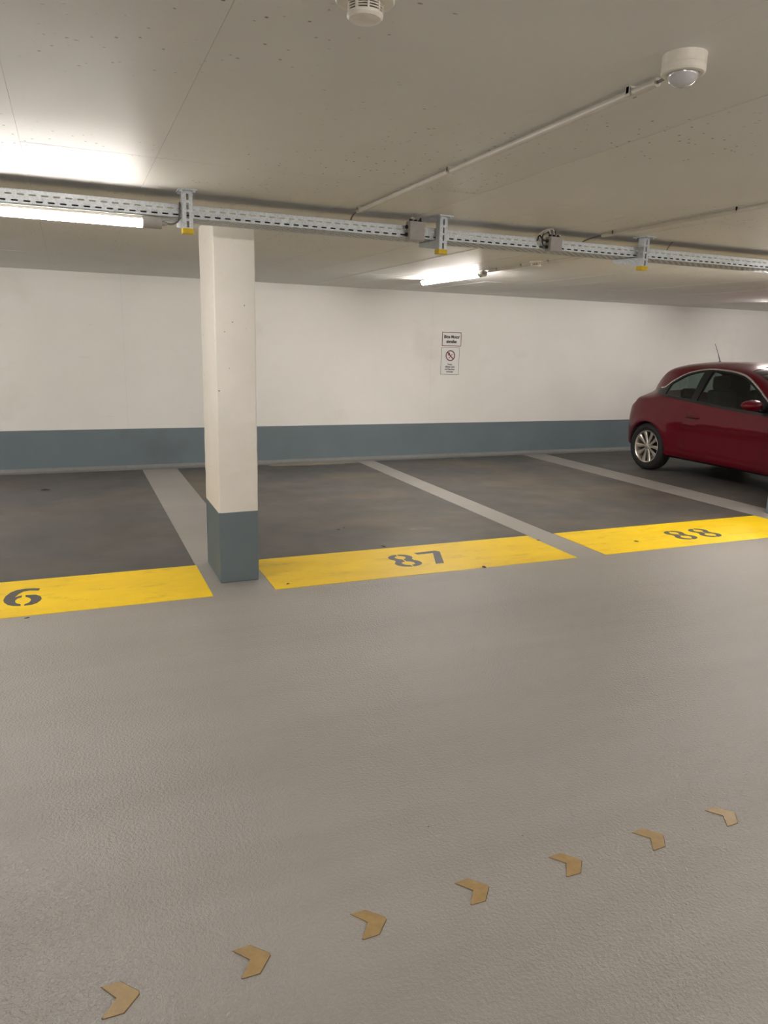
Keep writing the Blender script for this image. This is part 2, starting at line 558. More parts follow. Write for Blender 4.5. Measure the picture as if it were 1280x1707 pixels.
# ------------------------------------------------------------------ ochre arrows let into the aisle floor
CH = [(-0.090, 0.046), (-0.045, 0.050), (-0.003, 0.004), (-0.003, -0.004), (-0.040, -0.047), (-0.086, -0.047), (-0.088, -0.044), (-0.053, 0.001)]
def rounded(pts, grow):
    c = Vector((-0.045, 0))
    return [(x + grow * (1 if x > -0.05 else -1) * 0.7, y + grow * (1 if y > 0 else -1) * 0.7) for x, y in pts]
ch_mesh = None
where = ['nearest the lower left corner', 'second from the lower left', 'third from the lower left', 'middle one of the seven', 'third from the right', 'second from the right', 'farthest along the row at the right']
for k, (x, y) in enumerate([(0.062, 1.586), (0.387, 1.583), (0.716, 1.588), (1.050, 1.592), (1.381, 1.588), (1.714, 1.591), (2.038, 1.595)]):
    e = empty('floor_arrow', (x, y, 0), math.radians(RND.uniform(-1.5, 1.5)))
    rj = random.Random(k)
    pts = [(px + rj.uniform(-.0015, .0015), py + rj.uniform(-.0015, .0015)) for px, py in CH]
    obj('joint', prism(bmesh.new(), [(px * 1.0 + (0.0012 if px > -0.05 else -0.0012), py + (0.0012 if py > 0 else -0.0012)) for px, py in pts], -0.0005, 0.0006), 'joint', e)
    bm = prism(bmesh.new(), pts, 0.0, 0.0028)
    top = [ed for ed in bm.edges if all(v.co.z > 0.002 for v in ed.verts)]
    bmesh.ops.bevel(bm, geom=top, offset=0.0012, segments=1, affect='EDGES')
    obj('inlay', bm, 'chevron', e)
    tag(e, 'ochre arrow inlay in the grey floor, ' + where[k], 'floor arrow', 'ochre arrow inlays along the aisle')

# ------------------------------------------------------------------ lamps
def tube_lamp(name, length, label, mat='tube'):
    """tubular lamp along local +X from 0 to length, axis at z=0; caps outside"""
    e = empty(name, (0, 0, 0))
    r = 0.0275
    HALF = math.radians(68 if mat == 'tube' else 58)                  # opaque back of the lamp, upwards
    def shell(a0, a1, n, rr):
        bm = bmesh.new()
        ring = lambda x: [bm.verts.new((x, rr * math.sin(a0 + (a1 - a0) * k / n), rr * math.cos(a0 + (a1 - a0) * k / n))) for k in range(n + 1)]
        p, q = ring(0.0), ring(length)
        for k in range(n):
            bm.faces.new((p[k], q[k], q[k + 1], p[k + 1]))
        bm.faces.new((p[0], p[-1], q[-1], q[0]))
        return bm
    obj('tube', shell(HALF, 2 * math.pi - HALF, 14, r), mat, e)
    obj('back_housing', shell(-HALF, HALF, 6, r), 'white_plastic', e)
    for a, b, s in ((length, length + 0.092, 1), (-0.045, 0.0, -1)):
        bm = bmesh.new()
        lathe(bm, [(0, a), (r + 0.0015, a), (r + 0.0015, b - 0.003 if s > 0 else b), (r - 0.001 if s > 0 else r + 0.0015, b), (0, b)], 20, 'X')
        obj('end_cap', bm, 'grey_plastic', e, smooth=True, auto=0.6)
    bm = bmesh.new()
    lathe(bm, [(0, length + 0.09), (0.013, length + 0.09), (0.013, length + 0.106), (0.010, length + 0.108), (0.010, length + 0.118), (0, length + 0.12)], 12, 'X')
    obj('cable_gland', bm, 'grey_plastic', e, smooth=True, auto=0.6)
    for x in (0.18, length - 0.14):
        bm = bmesh.new()
        box(bm, x - 0.012, x + 0.012, -0.012, 0.012, r - 0.003, r + 0.006)
        obj('clip', bm, 'galv', e)
    tag(e, label, 'lamp', 'tubular garage lamps')
    return e

TRAY_Z = 2.148
l1 = tube_lamp('tube_lamp', 1.36, 'long lit tube lamp under the cable tray, left of the pillar')
l1.location = (-0.99, 3.985, TRAY_Z - 0.0335)
l2 = tube_lamp('tube_lamp', 1.24, 'lit tube lamp on the ceiling between bays 87 and 88, near the back wall', 'tube_wall')
l2.location = (3.665, 7.66, CEIL - 0.0335); l2.rotation_euler = (0, 0, -math.pi / 2)
more = [((4.74, 3.985), 0, 'tube lamp under the cable tray in front of the red car'),
        ((-7.0, 3.985), 0, 'tube lamp under the cable tray far to the left'),
        ((9.08, 7.66), 1, 'ceiling tube lamp right of the red car'),
        ((-1.75, 7.66), 1, 'ceiling tube lamp over the left edge of bay 86'),
        ((-7.1, 7.66), 1, 'ceiling tube lamp far to the left by the back wall'),
        ((-1.0, -1.5), 0, 'added unseen tube lamp behind the camera on the left'),  # row behind the camera is added, to brighten the near floor and ceiling
        ((2.0, -1.5), 0, 'added unseen tube lamp behind the camera in the middle'),
        ((5.03, -1.5), 0, 'added unseen tube lamp behind the camera on the right'),
        ((8.0, -1.5), 0, 'added unseen tube lamp behind the camera far to the right'),
        ((11.0, 3.985), 0, 'tube lamp under the cable tray far to the right')]
for (x, y), rot, lab in more:
    l = tube_lamp('tube_lamp', 1.36 if not rot else 1.24, lab, 'tube_wall' if rot else 'tube_aisle' if y < 0 or x > 2 else 'tube')
    l.location = (x, y, (CEIL if rot else TRAY_Z) - 0.0335)
    if rot: l.rotation_euler = (0, 0, -math.pi / 2)

# ------------------------------------------------------------------ cable tray
TY0, TY1, TZ0, TZ1 = 3.97, 4.17, TRAY_Z, TRAY_Z + 0.060
tray = empty('cable_tray', (0, TY0, TZ0))
PITCH_S = 0.0512
TX0, TX1 = X0 + 0.3, X1 - 0.3
def perforated(rows, plane, x0, x1):
    """rows: list of (v0, v1, slotted?, phase); plane maps (x, v) to a point"""
    bm = bmesh.new()
    for v0, v1, sl, ph in rows:
        if not sl:
            n = 12
            for k in range(n):
                a, b = x0 + (x1 - x0) * k / n, x0 + (x1 - x0) * (k + 1) / n
                bm.faces.new([bm.verts.new(plane(*p)) for p in ((a, v0), (b, v0), (b, v1), (a, v1))])
            continue
        x = x0 + ph
        bm.faces.new([bm.verts.new(plane(*p)) for p in ((x0, v0), (x, v0), (x, v1), (x0, v1))])
        while x + PITCH_S < x1:
            a, b = x + 0.030, x + PITCH_S
            r = (v1 - v0) / 2
            # web between two round-ended slots
            bm.faces.new([bm.verts.new(plane(*p)) for p in ((a - r, v0), (b + r, v0), (b + 0.3 * r, v0 + 0.3 * r), (b, v0 + r), (b + 0.3 * r, v1 - 0.3 * r), (b + r, v1), (a - r, v1), (a - 0.3 * r, v1 - 0.3 * r), (a, v0 + r), (a - 0.3 * r, v0 + 0.3 * r))])
            x += PITCH_S
    return bm
side_rows = lambda: [(0, 0.008, False, 0), (0.008, 0.0155, True, 0.0), (0.0155, 0.036, False, 0), (0.036, 0.0425, True, PITCH_S / 2), (0.0425, 0.060, False, 0)]
nr = obj('near_side', perforated(side_rows(), lambda x, v: (x, 0.0, v), TX0, TX1), 'galv', tray)
obj('far_side', perforated(side_rows(), lambda x, v: (x, TY1 - TY0, v), TX0, TX1), 'galv', tray)
brow = [(0, 0.02, False, 0)]
yy = 0.02
for k in range(7):
    brow += [(yy, yy + 0.009, True, (k % 2) * PITCH_S / 2), (yy + 0.009, yy + 0.023, False, 0)]
    yy += 0.023
brow.append((yy, 0.2, False, 0))
obj('tray_bottom', perforated(brow, lambda x, v: (x, v, 0.0), TX0, TX1), 'galv', tray)
for nm, yv in (('near_lip', 0.0), ('far_lip', 0.19)):
    obj(nm, bx(TX0, TX1, yv, yv + 0.010, 0.0592, 0.0608), 'galv', tray)
tag(tray, 'galvanised slotted cable tray hanging under the ceiling along the bays', 'cable tray')

# cables lying inside, some added to block light and darken the ceiling above
for k, (yv, r, m, lab) in enumerate([(0.022, 0.008, 'cable_dark', 'thin black cable lying in the cable tray nearest the aisle'), (0.050, 0.011, 'cable', 'thick grey cable in the tray beside the thin black one'),
                                     (0.080, 0.010, 'cable', 'grey cable just off the middle of the cable tray'), (0.108, 0.010, 'cable_dark', 'black cable along the middle of the cable tray'),
                                     (0.138, 0.011, 'cable', 'thick grey cable on the wall side of the tray'), (0.170, 0.011, 'cable_dark', 'thick black cable in the tray nearest the wall')]):
    rj = random.Random(k + 20)
    pts = []
    x = TX0 + 0.2
    while x < TX1 - 0.2:
        pts.append((x, TY0 + yv + rj.uniform(-0.0035, 0.0035), TZ0 + r + 0.001))
        x += 0.45
    o = obj('electric_cable', tube(bmesh.new(), smooth_curve(pts, 4), r, 8), m, smooth=True)
    tag(o, lab, 'cable', 'cables lying in the tray')

# ceiling supports of the tray
def hanger(x, label, rz=0.0):
    e = empty('tray_hanger', (x, 3.935, CEIL), rz)
    zb = 2.088 - CEIL
    bm = bmesh.new()
    box(bm, -0.044, 0.044, -0.055, 0.055, -0.006, 0.0)
    obj('ceiling_plate', bm, 'galv', e)
    for bxp, byp in ((-0.030, -0.04), (0.030, -0.04), (-0.030, 0.04), (0.030, 0.04)):
        bm = bmesh.new(); lathe(bm, [(0, -0.014), (0.008, -0.014), (0.008, -0.006)], 6, 'Z', (bxp, byp, 0))
        obj('bolt', bm, 'galv', e)
    # U section: slotted web to the aisle, two flanges backwards
    bm = bmesh.new()
    w, d, th = 0.025, 0.022, 0.003
    z = -0.006
    box(bm, -w, -0.006, -d, -d + th, zb, z); box(bm, 0.006, w, -d, -d + th, zb, z)
    k = 0
    zz = z
    while zz > zb:
        a = max(zb, zz - 0.012)
        box(bm, -0.006, 0.006, -d, -d + th, a, zz)
        zz -= 0.042
    obj('post_web', bm, 'galv', e)
    for s in (-1, 1):
        obj('post_flange', bx(min(s * w, s * (w - th)), max(s * w, s * (w - th)), -d + th, d, zb, z), 'galv', e)
    obj('end_cap', bx(-w - 0.003, w + 0.003, -d - 0.003, d + 0.003, zb - 0.022, zb + 0.004, bev=0.004, seg=2), 'cap_yellow', e)
    # tapering arm under the tray
    z1 = TZ0 - CEIL - 0.001
    bm = bmesh.new()
    for s in (-1, 1):
        x0, x1 = (s * 0.022, s * 0.020) if s < 0 else (0.020, 0.022)
        P = [(d, z1 - 0.052), (d, z1), (0.225, z1), (0.225, z1 - 0.022)]
        lo = [bm.verts.new((x0, y_, z_)) for y_, z_ in P]; hi = [bm.verts.new((x1, y_, z_)) for y_, z_ in P]
        bm.faces.new(lo); bm.faces.new(hi[::-1])
        for i in range(4): bm.faces.new((lo[i], hi[i], hi[(i + 1) % 4], lo[(i + 1) % 4]))
    box(bm, -0.022, 0.022, d, 0.225, z1 - 0.0015, z1)
    obj('tray_arm', bm, 'galv', e)
    tag(e, label, 'bracket', 'ceiling hangers carrying the cable tray')
hanger(0.580, 'slotted steel tray hanger with yellow end cap at the end of the long lamp')
hanger(1.985, 'steel tray hanger with yellow end cap, beside the plain grey junction box', math.radians(3))
hanger(3.435, 'steel tray hanger with yellow end cap, farthest right in view', math.radians(9))
hanger(-2.25, 'steel tray hanger left of the long lamp')
hanger(6.32, 'steel tray hanger beyond the right edge of the photo')

# cable from the lamp end up into the tray
o = obj('lamp_cable', tube(bmesh.new(), smooth_curve([(0.487, 3.985, TRAY_Z - 0.0335), (0.515, 3.978, TRAY_Z - 0.034), (0.538, 3.965, TRAY_Z - 0.020), (0.547, 3.958, TRAY_Z + 0.015), (0.549, 3.958, TRAY_Z + 0.05), (0.551, 3.975, TRAY_Z + 0.068), (0.552, 4.0, TRAY_Z + 0.05), (0.553, 4.006, TRAY_Z + 0.024)]), 0.0045, 8), 'cable', smooth=True)
tag(o, 'thin grey cable curving from the long lamp up into the tray', 'cable')

# junction boxes
def junction(x0, x1, z0, z1, label, loops):
    e = empty('junction_box', ((x0 + x1) / 2, 3.915, z0))
    w, h = (x1 - x0) / 2, z1 - z0
    obj('housing', bx(-w, w, 0.0, 0.052, 0, h, bev=0.004, seg=2), 'grey_plastic', e)
    obj('lid', bx(-w + 0.002, w - 0.002, -0.006, 0.0, 0.002, h - 0.002, bev=0.003, seg=2), 'grey_plastic', e)
    for k in range(3):
        bm = bmesh.new(); lathe(bm, [(0, h), (0.010, h), (0.010, h + 0.008), (0.006, h + 0.012), (0, h + 0.012)], 10, 'Z', (-0.028 + 0.028 * k, 0.026, 0))
        obj('cable_gland', bm, 'dark', e)
    for k in range(2):
        bm = bmesh.new(); lathe(bm, [(0, -w - 0.012), (0.006, -w - 0.012), (0.010, -w - 0.008), (0.010, -w), (0, -w)], 10, 'X', (0, 0.026, h * (0.3 + 0.4 * k)))
        obj('cable_gland', bm, 'dark', e)
    for k, pts in enumerate(loops):
        pts = [(a, min(b, 0.049), max(c, 0.03)) for a, b, c in pts]
        obj('loop_cable', tube(bmesh.new(), smooth_curve(pts, 6), 0.0042, 8), 'cable_dark' if k % 2 else 'conduit', e, smooth=True)
    tag(e, label, 'junction box', 'junction boxes on the tray')
W1 = 0.047
junction(1.775, 1.870, 2.127, 2.228, 'plain grey junction box on the tray beside the middle hanger',
         [[(-0.028, 0.026, 0.11), (-0.020, 0.03, 0.122), (0.0, 0.05, 0.118), (0.005, 0.075, 0.06)], [(0.028, 0.026, 0.11), (0.036, 0.034, 0.12), (0.03, 0.07, 0.06)]])
junction(2.705, 2.792, 2.132, 2.218, 'grey junction box with looping cables on the tray, right of the middle hanger',
         [[(-0.028, 0.026, 0.095), (-0.034, 0.03, 0.122), (-0.07, 0.03, 0.10), (-0.085, 0.035, 0.05), (-0.06, 0.03, 0.028)],
          [(-0.028, 0.03, 0.095), (-0.046, 0.032, 0.115), (-0.08, 0.028, 0.085), (-0.075, 0.03, 0.04), (-0.052, 0.027, 0.026)],
          [(0.0, 0.026, 0.095), (-0.01, 0.03, 0.13), (-0.06, 0.04, 0.12), (-0.1, 0.05, 0.085), (-0.09, 0.07, 0.04)],
          [(0.0, 0.03, 0.095), (0.012, 0.036, 0.12), (0.02, 0.07, 0.08)],
          [(0.028, 0.026, 0.095), (0.045, 0.03, 0.10), (0.06, 0.05, 0.09), (0.058, 0.08, 0.05)],
          [(-0.054, 0.026, 0.06), (-0.075, 0.028, 0.065), (-0.095, 0.04, 0.09), (-0.10, 0.07, 0.06)]])

# conduits on the ceiling
def conduit(x, ya, yb, clips, label, tail=None, r=0.0115):
    e = empty('cable_conduit', (x, ya, CEIL))
    zc = -r - 0.006
    obj('pipe', tube(bmesh.new(), [(0, 0, zc), (0, (yb - ya) / 2, zc), (0, yb - ya, zc)], r, 14), 'conduit', e, smooth=True, auto=0.9)
    for c in clips:
        bm = bmesh.new()
        box(bm, -r - 0.004, r + 0.004, c - ya - 0.008, c - ya + 0.008, zc - 0.004, 0.0, bev=0.002)
        box(bm, -r - 0.004, -r - 0.0005, c - ya - 0.008, c - ya + 0.008, zc - r * 0.8, 0.0)
        box(bm, r + 0.0005, r + 0.004, c - ya - 0.008, c - ya + 0.008, zc - r * 0.8, 0.0)
        obj('clip', bm, 'conduit', e)
    if tail:
        obj('tail_cable', tube(bmesh.new(), smooth_curve([(px - x, py - ya, pz - CEIL) for px, py, pz in tail]), 0.0045, 8), 'cable', e, smooth=True)
    tag(e, label, 'conduit', 'grey conduits on the ceiling')
conduit(1.476, 1.70, 3.93, (1.80, 2.87, 3.90), 'grey ceiling conduit running from the motion sensor to the cable tray', [(1.476, 3.92, CEIL - 0.0175), (1.474, 3.97, CEIL - 0.020), (1.468, 4.01, CEIL - 0.045), (1.465, 4.02, CEIL - 0.10)])
conduit(3.10, -0.6, 3.93, (2.90, 3.82, 1.2), 'grey ceiling conduit leaving the right edge, right of the looped junction box', [(3.10, 3.92, CEIL - 0.0175), (3.08, 4.0, CEIL - 0.022), (3.04, 4.05, CEIL - 0.05), (3.02, 4.06, CEIL - 0.10)])
conduit(3.668, 4.20, 5.412, (4.5, 5.3), 'grey ceiling conduit between the cable tray and the small far smoke detector')
conduit(3.668, 5.548, 6.25, (5.7, 6.1), 'short grey ceiling conduit between the small far smoke detector and its lamp', [(3.668, 6.24, CEIL - 0.0175), (3.667, 6.27, CEIL - 0.02), (3.665, 6.305, CEIL - 0.0335)])
o = obj('ceiling_wire', tube(bmesh.new(), smooth_curve([(3.72, 3.99, CEIL - 0.004), (3.722, 4.02, CEIL - 0.02), (3.725, 4.06, CEIL - 0.08), (3.725, 4.07, CEIL - 0.105)]), 0.003, 6), 'cable', smooth=True)
tag(o, 'thin wire dropping from the ceiling into the tray, right of the farthest hanger', 'cable')

# motion sensor
e = empty('motion_sensor', (1.437, 1.568, CEIL)); e.scale = (1, 1, 1.17)
K = 0.76
bm = bmesh.new(); lathe(bm, [(a * K, b * K) for a, b in [(0, 0), (0.069, 0), (0.069, -0.028), (0.0675, -0.029), (0.0675, -0.031), (0.069, -0.032), (0.069, -0.044), (0.066, -0.048), (0.058, -0.050), (0.050, -0.048), (0, -0.047)]], 48)
obj('housing', bm, 'white_plastic', e, smooth=True, auto=0.5)
bm = bmesh.new(); lathe(bm, [(0.049 * K * math.cos(a), (-0.047 - 0.034 * math.sin(a)) * K) for a in [math.radians(9 * k) for k in range(11)]][:-1] + [(0, -0.081 * K)], 40)
obj('lens_dome', bm, 'lens', e, smooth=True)
bm = bmesh.new(); tube(bm, [(0.015, 0.050, -0.0155), (0.032, 0.09, -0.0155), (0.039, 0.134, -0.0150)], 0.0035, 10)
obj('cable_entry', bm, 'cable', e, smooth=True)
tag(e, 'white round motion sensor with clear dome on the ceiling at upper right', 'motion sensor')

# smoke detectors
def smoke(x, y, s, label):
    e = empty('smoke_detector', (x, y, CEIL)); e.scale = (1, 1, 0.68)
    bm = bmesh.new(); lathe(bm, [(0, 0), (0.063 * s, 0), (0.063 * s, -0.012 * s), (0.060 * s, -0.017 * s), (0.040 * s, -0.022 * s), (0, -0.022 * s)], 40)
    obj('base', bm, 'white_plastic', e, smooth=True, auto=0.5)
    bm = bmesh.new(); lathe(bm, [(0, -0.02 * s), (0.030 * s, -0.02 * s), (0.030 * s, -0.05 * s), (0, -0.05 * s)], 30)
    obj('chamber', bm, 'dark', e, smooth=True, auto=0.5)
    for k in range(4):
        z = -0.024 * s - 0.0075 * s * k
        bm = bmesh.new(); lathe(bm, [(0.0305 * s, z), (0.0375 * s, z - 0.0005 * s), (0.0375 * s, z - 0.0032 * s), (0.0305 * s, z - 0.0032 * s)], 36)
        obj('ring', bm, 'white_plastic', e, smooth=True, auto=0.5)
    for k in range(9):
        a = 2 * math.pi * k / 9 + 0.35
        bm = bmesh.new(); box(bm, 0.031 * s, 0.0385 * s, -0.002 * s, 0.002 * s, -0.052 * s, -0.02 * s)
        o = obj('rib', bm, 'white_plastic', e); o.rotation_euler = (0, 0, a)
    bm = bmesh.new(); lathe(bm, [(0, -0.05 * s), (0.0385 * s, -0.05 * s), (0.0385 * s, -0.056 * s), (0.034 * s, -0.063 * s), (0.025 * s, -0.066 * s), (0, -0.067 * s)], 36)
    obj('nose', bm, 'white_plastic', e, smooth=True, auto=0.5)
    tag(e, label, 'smoke detector', 'smoke detectors')
smoke(0.62, 1.628, 1.0, 'white smoke detector cut off by the top edge of the photo')
smoke(3.668, 5.48, 0.95, 'small smoke detector on the conduit near the far ceiling lamp')

# ------------------------------------------------------------------ signs on the back wall
def text_mesh(s, size, bold=0.0):
    cu = bpy.data.curves.new('lettering', 'FONT')
    cu.body = s; cu.size = size; cu.align_x = 'CENTER'; cu.align_y = 'CENTER'
    cu.extrude = 0.0006; cu.offset = bold; cu.resolution_u = 3
    tmp = bpy.data.objects.new('tmp', cu); COL.objects.link(tmp)
    dg = bpy.context.evaluated_depsgraph_get()
    me = bpy.data.meshes.new_from_object(tmp.evaluated_get(dg))
    bpy.data.objects.remove(tmp); bpy.data.curves.remove(cu)
    return me
def lettering(s, size, parent, x, z, sx=1.0, bold=0.0, mat='sign_black'):
    me = text_mesh(s, size, bold)
    me.materials.clear(); me.materials.append(MAT[mat])
    for v in me.vertices:
        px, py, pz = v.co
        v.co = (x + px * sx, -0.0055 - pz, z + py)
    return link(bpy.data.objects.new('lettering', me), parent)
def rect_frame(x0, x1, z0, z1, t, y0, y1):
    bm = bmesh.new()
    box(bm, x0, x1, y0, y1, z0, z0 + t); box(bm, x0, x1, y0, y1, z1 - t, z1)
    box(bm, x0, x0 + t, y0, y1, z0 + t, z1 - t); box(bm, x1 - t, x1, y0, y1, z0 + t, z1 - t)
    return bm
s1 = empty('engine_off_sign', (4.93, WALL_Y - 0.001, 1.557))
obj('plate', bx(-0.150, 0.150, -0.005, 0.0, 0, 0.190, bev=0.001), 'sign_white', s1)
obj('border', rect_frame(-0.150, 0.150, 0.0, 0.190, 0.008, -0.0062, -0.004), 'sign_red', s1)
lettering('Bitte Motor', 0.060, s1, 0.0, 0.125, 0.84, 0.0022)
lettering('abstellen', 0.058, s1, 0.0, 0.062, 0.80, 0.0022)
tag(s1, 'white sign with red border reading Bitte Motor abstellen on the back wall', 'sign')
s2 = empty('no_smoking_sign', (4.917, WALL_Y - 0.001, 1.166))
s2.rotation_euler = (0, math.radians(0.5), 0)
obj('plate', bx(-0.142, 0.142, -0.005, 0.0, 0, 0.375, bev=0.001), 'sign_white', s2)
obj('border', rect_frame(-0.142, 0.142, 0.0, 0.375, 0.005, -0.0062, -0.004), 'sign_grey', s2)
bm = bmesh.new()
lathe(bm, [(0.060, -0.0062), (0.074, -0.0062), (0.074, -0.0045), (0.060, -0.0045), (0.060, -0.0062)], 40, 'Y', (0, 0, 0.262))
obj('prohibition_ring', bm, 'sign_red', s2)
bm = bmesh.new()
box(bm, -0.066, 0.066, -0.0066, -0.0045, -0.007, 0.007)
bmesh.ops.rotate(bm, verts=bm.verts, cent=(0, 0, 0), matrix=Matrix.Rotation(math.radians(45), 3, 'Y'))
bmesh.ops.translate(bm, verts=bm.verts, vec=(0, 0, 0.262))
obj('prohibition_bar', bm, 'sign_red', s2)
bm = bmesh.new()      # burning match pictogram
box(bm, -0.046, 0.040, -0.0058, -0.0046, -0.004, 0.004)
bmesh.ops.rotate(bm, verts=bm.verts, cent=(0, 0, 0), matrix=Matrix.Rotation(math.radians(-48), 3, 'Y'))
bmesh.ops.translate(bm, verts=bm.verts, vec=(0.006, 0, 0.256))
flame = [(-0.028, 0.0), (-0.036, 0.018), (-0.026, 0.036), (-0.022, 0.05), (-0.010, 0.034), (-0.006, 0.014), (-0.014, 0.0)]
lo = [bm.verts.new((x_, -0.0046, 0.262 + z_)) for x_, z_ in flame]; hi = [bm.verts.new((x_, -0.0058, 0.262 + z_)) for x_, z_ in flame]
bm.faces.new(lo); bm.faces.new(hi[::-1])
for i in range(len(flame)): bm.faces.new((lo[i], hi[i], hi[(i + 1) % len(flame)], lo[(i + 1) % len(flame)]))
obj('match_pictogram', bm, 'sign_black', s2)
for k, s in enumerate(('Feuer,', 'offenes Licht', 'und Rauchen', 'verboten')):
    lettering(s, 0.034, s2, 0.0, 0.142 - 0.0335 * k, 0.86, 0.0008)
tag(s2, 'white fire and smoking prohibition sign with round pictogram, below the engine sign', 'sign')

# ------------------------------------------------------------------ bits of dry leaf and grit on the floor
spots = [(2.678, 4.405, 0.030, 'dry leaf scrap at the front edge of the 87 band'), (1.236, 4.483, 0.016, 'crumb of dry leaf on the 87 band beside the pillar'),
         (3.50, 4.93, 0.020, 'dry leaf scrap at the right end of the 87 band'), (2.194, 5.14, 0.026, 'dark leaf scrap behind the 8 of number 87'),
         (4.284, 4.648, 0.024, 'dry leaf scrap on the 88 band left of its digits'), (-0.313, 4.36, 0.014, 'dark crumb in front of the 86 band'), (-0.318, 8.204, 0.05, 'dark scrap lying in bay 86 near the back wall'),
         (2.03, 5.75, 0.018, 'small leaf scrap in bay 87 near the pillar'), (2.10, 5.80, 0.014, 'tiny leaf crumb in bay 87 near the pillar')]
for k, (x, y, s, lab) in enumerate(spots):
    rj = random.Random(k + 50)
    bm = bmesh.new()
    n = 9
    ang = rj.uniform(0, 3)
    rim = []
    for i in range(n):
        a = 2 * math.pi * i / n
        rr = s * rj.uniform(0.65, 1.1)
        px, py = rr * math.cos(a), rr * 0.45 * math.sin(a)
        rim.append((px * math.cos(ang) - py * math.sin(ang), px * math.sin(ang) + py * math.cos(ang), 0.0035 + s * rj.uniform(0.0, 0.18)))
    v = [bm.verts.new(p) for p in rim]; c0 = bm.verts.new((0, 0, 0.004 + s * 0.22))
    lo = [bm.verts.new((p[0] * .96, p[1] * .96, max(0.0022, p[2] - 0.0014))) for p in rim]; c1 = bm.verts.new((0, 0, 0.0028))
    for i in range(n):
        j = (i + 1) % n
        bm.faces.new((v[i], v[j], c0)); bm.faces.new((lo[j], lo[i], c1)); bm.faces.new((v[j], v[i], lo[i], lo[j]))
    o = obj('dry_leaf_scrap', bm, 'leaf'); o.location = (x, y, 0.0)
    tag(o, lab, 'leaf scrap', 'scraps of dry leaf on the floor')

# CAR_SECTION
# ------------------------------------------------------------------ red hatchback, rear to the wall
MAT['paint'] = None
def make_paint():
    t = NT('dark_red_car_paint')
    fl = t.ramp(t.noise(900, 1, obj=True), 0.3, 0.7)
    c = t.mix(fl, srgb(86, 0, 18), srgb(97, 0, 22))
    return t.done(c, 0.32, metal=0.1, spec=0.2, coat=0.5)
MAT['paint'] = make_paint()
MAT['trim_black'] = simple('black_trim', srgb(22, 22, 23), 0.3)
MAT['interior'] = simple('dark_interior', srgb(40, 40, 42), 0.8)
MAT['seat'] = simple('grey_seat_fabric', srgb(62, 62, 64), 0.9)
MAT['rubber'] = simple('tyre_rubber', srgb(26, 26, 27), 0.75)
MAT['alloy'] = simple('silver_alloy', srgb(205, 198, 188), 0.3, metal=0.8)
MAT['chrome'] = simple('chrome', srgb(215, 212, 210), 0.18, metal=0.9, var=0.02)
MAT['car_glass'] = make_glass('tinted_glass', (0.36, 0.43, 0.40, 1))
MAT['red_lens'] = simple('red_lens', srgb(150, 10, 18), 0.15, coat=0.5)
MAT['clear_lens'] = simple('headlamp_lens', srgb(190, 192, 195), 0.1, coat=0.8)

def cr(xs_, ys_):
    """monotone cubic interpolation"""
    xs_, ys_ = np.array(xs_, float), np.array(ys_, float)
    d = np.diff(ys_) / np.diff(xs_)
    m = np.zeros_like(ys_)
    m[0], m[-1] = d[0], d[-1]
    for i in range(1, len(xs_) - 1):
        m[i] = 0 if d[i - 1] * d[i] <= 0 else 2 * d[i - 1] * d[i] / (d[i - 1] + d[i])
    def f(x):
        x = min(max(x, xs_[0]), xs_[-1])
        i = min(int(np.searchsorted(xs_, x, 'right')) - 1, len(xs_) - 2)
        h = xs_[i + 1] - xs_[i]; t = (x - xs_[i]) / h
        return float((2 * t ** 3 - 3 * t * t + 1) * ys_[i] + (t ** 3 - 2 * t * t + t) * h * m[i] + (-2 * t ** 3 + 3 * t * t) * ys_[i + 1] + (t ** 3 - t * t) * h * m[i + 1])
    return f

# local frame: origin on the ground under the rear axle, +y to the wall (tail), x across
plan = cr([-3.09, -3.07, -3.00, -2.88, -2.70, -2.45, -2.0, -1.2, -0.4, 0.0, 0.18, 0.34, 0.46, 0.55, 0.61, 0.63],
          [0.34, 0.46, 0.62, 0.735, 0.80, 0.840, 0.852, 0.858, 0.858, 0.855, 0.848, 0.822, 0.775, 0.68, 0.52, 0.38])
cabin_plan = cr([-3.09, -0.45, -0.25, -0.10, 0.02, 0.12, 0.22, 0.32, 0.40, 0.63], [0.858, 0.856, 0.838, 0.812, 0.775, 0.725, 0.655, 0.56, 0.44, 0.40])
ztop = cr([-3.09, -3.05, -2.95, -2.75, -2.45, -2.15, -2.02, -1.75, -1.50, -1.30, -1.0, -0.7, -0.4, -0.15, 0.02, 0.10, 0.25, 0.38, 0.46, 0.55, 0.61, 0.63],
          [0.50, 0.66, 0.74, 0.82, 0.895, 0.95, 0.985, 1.16, 1.315, 1.395, 1.447, 1.460, 1.452, 1.428, 1.395, 1.335, 1.15, 0.99, 0.935, 0.82, 0.65, 0.52])
zbot = cr([-3.09, -2.95, -2.6, -2.0, -0.4, 0.1, 0.45, 0.63], [0.36, 0.24, 0.20, 0.215, 0.215, 0.25, 0.28, 0.36])
shape = cr([0.15, 0.22, 0.30, 0.42, 0.56, 0.66, 0.76, 0.86, 0.94, 1.02, 1.12, 1.22, 1.32, 1.42, 1.50],
           [0.90, 0.945, 0.965, 0.985, 1.0, 1.0, 0.985, 0.965, 0.945, 0.915, 0.865, 0.81, 0.745, 0.66, 0.56])
shape_end = cr([0.15, 0.3, 0.45, 0.6, 0.8, 1.0, 1.5], [0.86, 0.97, 1.0, 1.0, 0.97, 0.92, 0.8])
def sstep(a, b, x):
    t = min(max((x - a) / (b - a), 0.0), 1.0)
    return t * t * (3 - 2 * t)
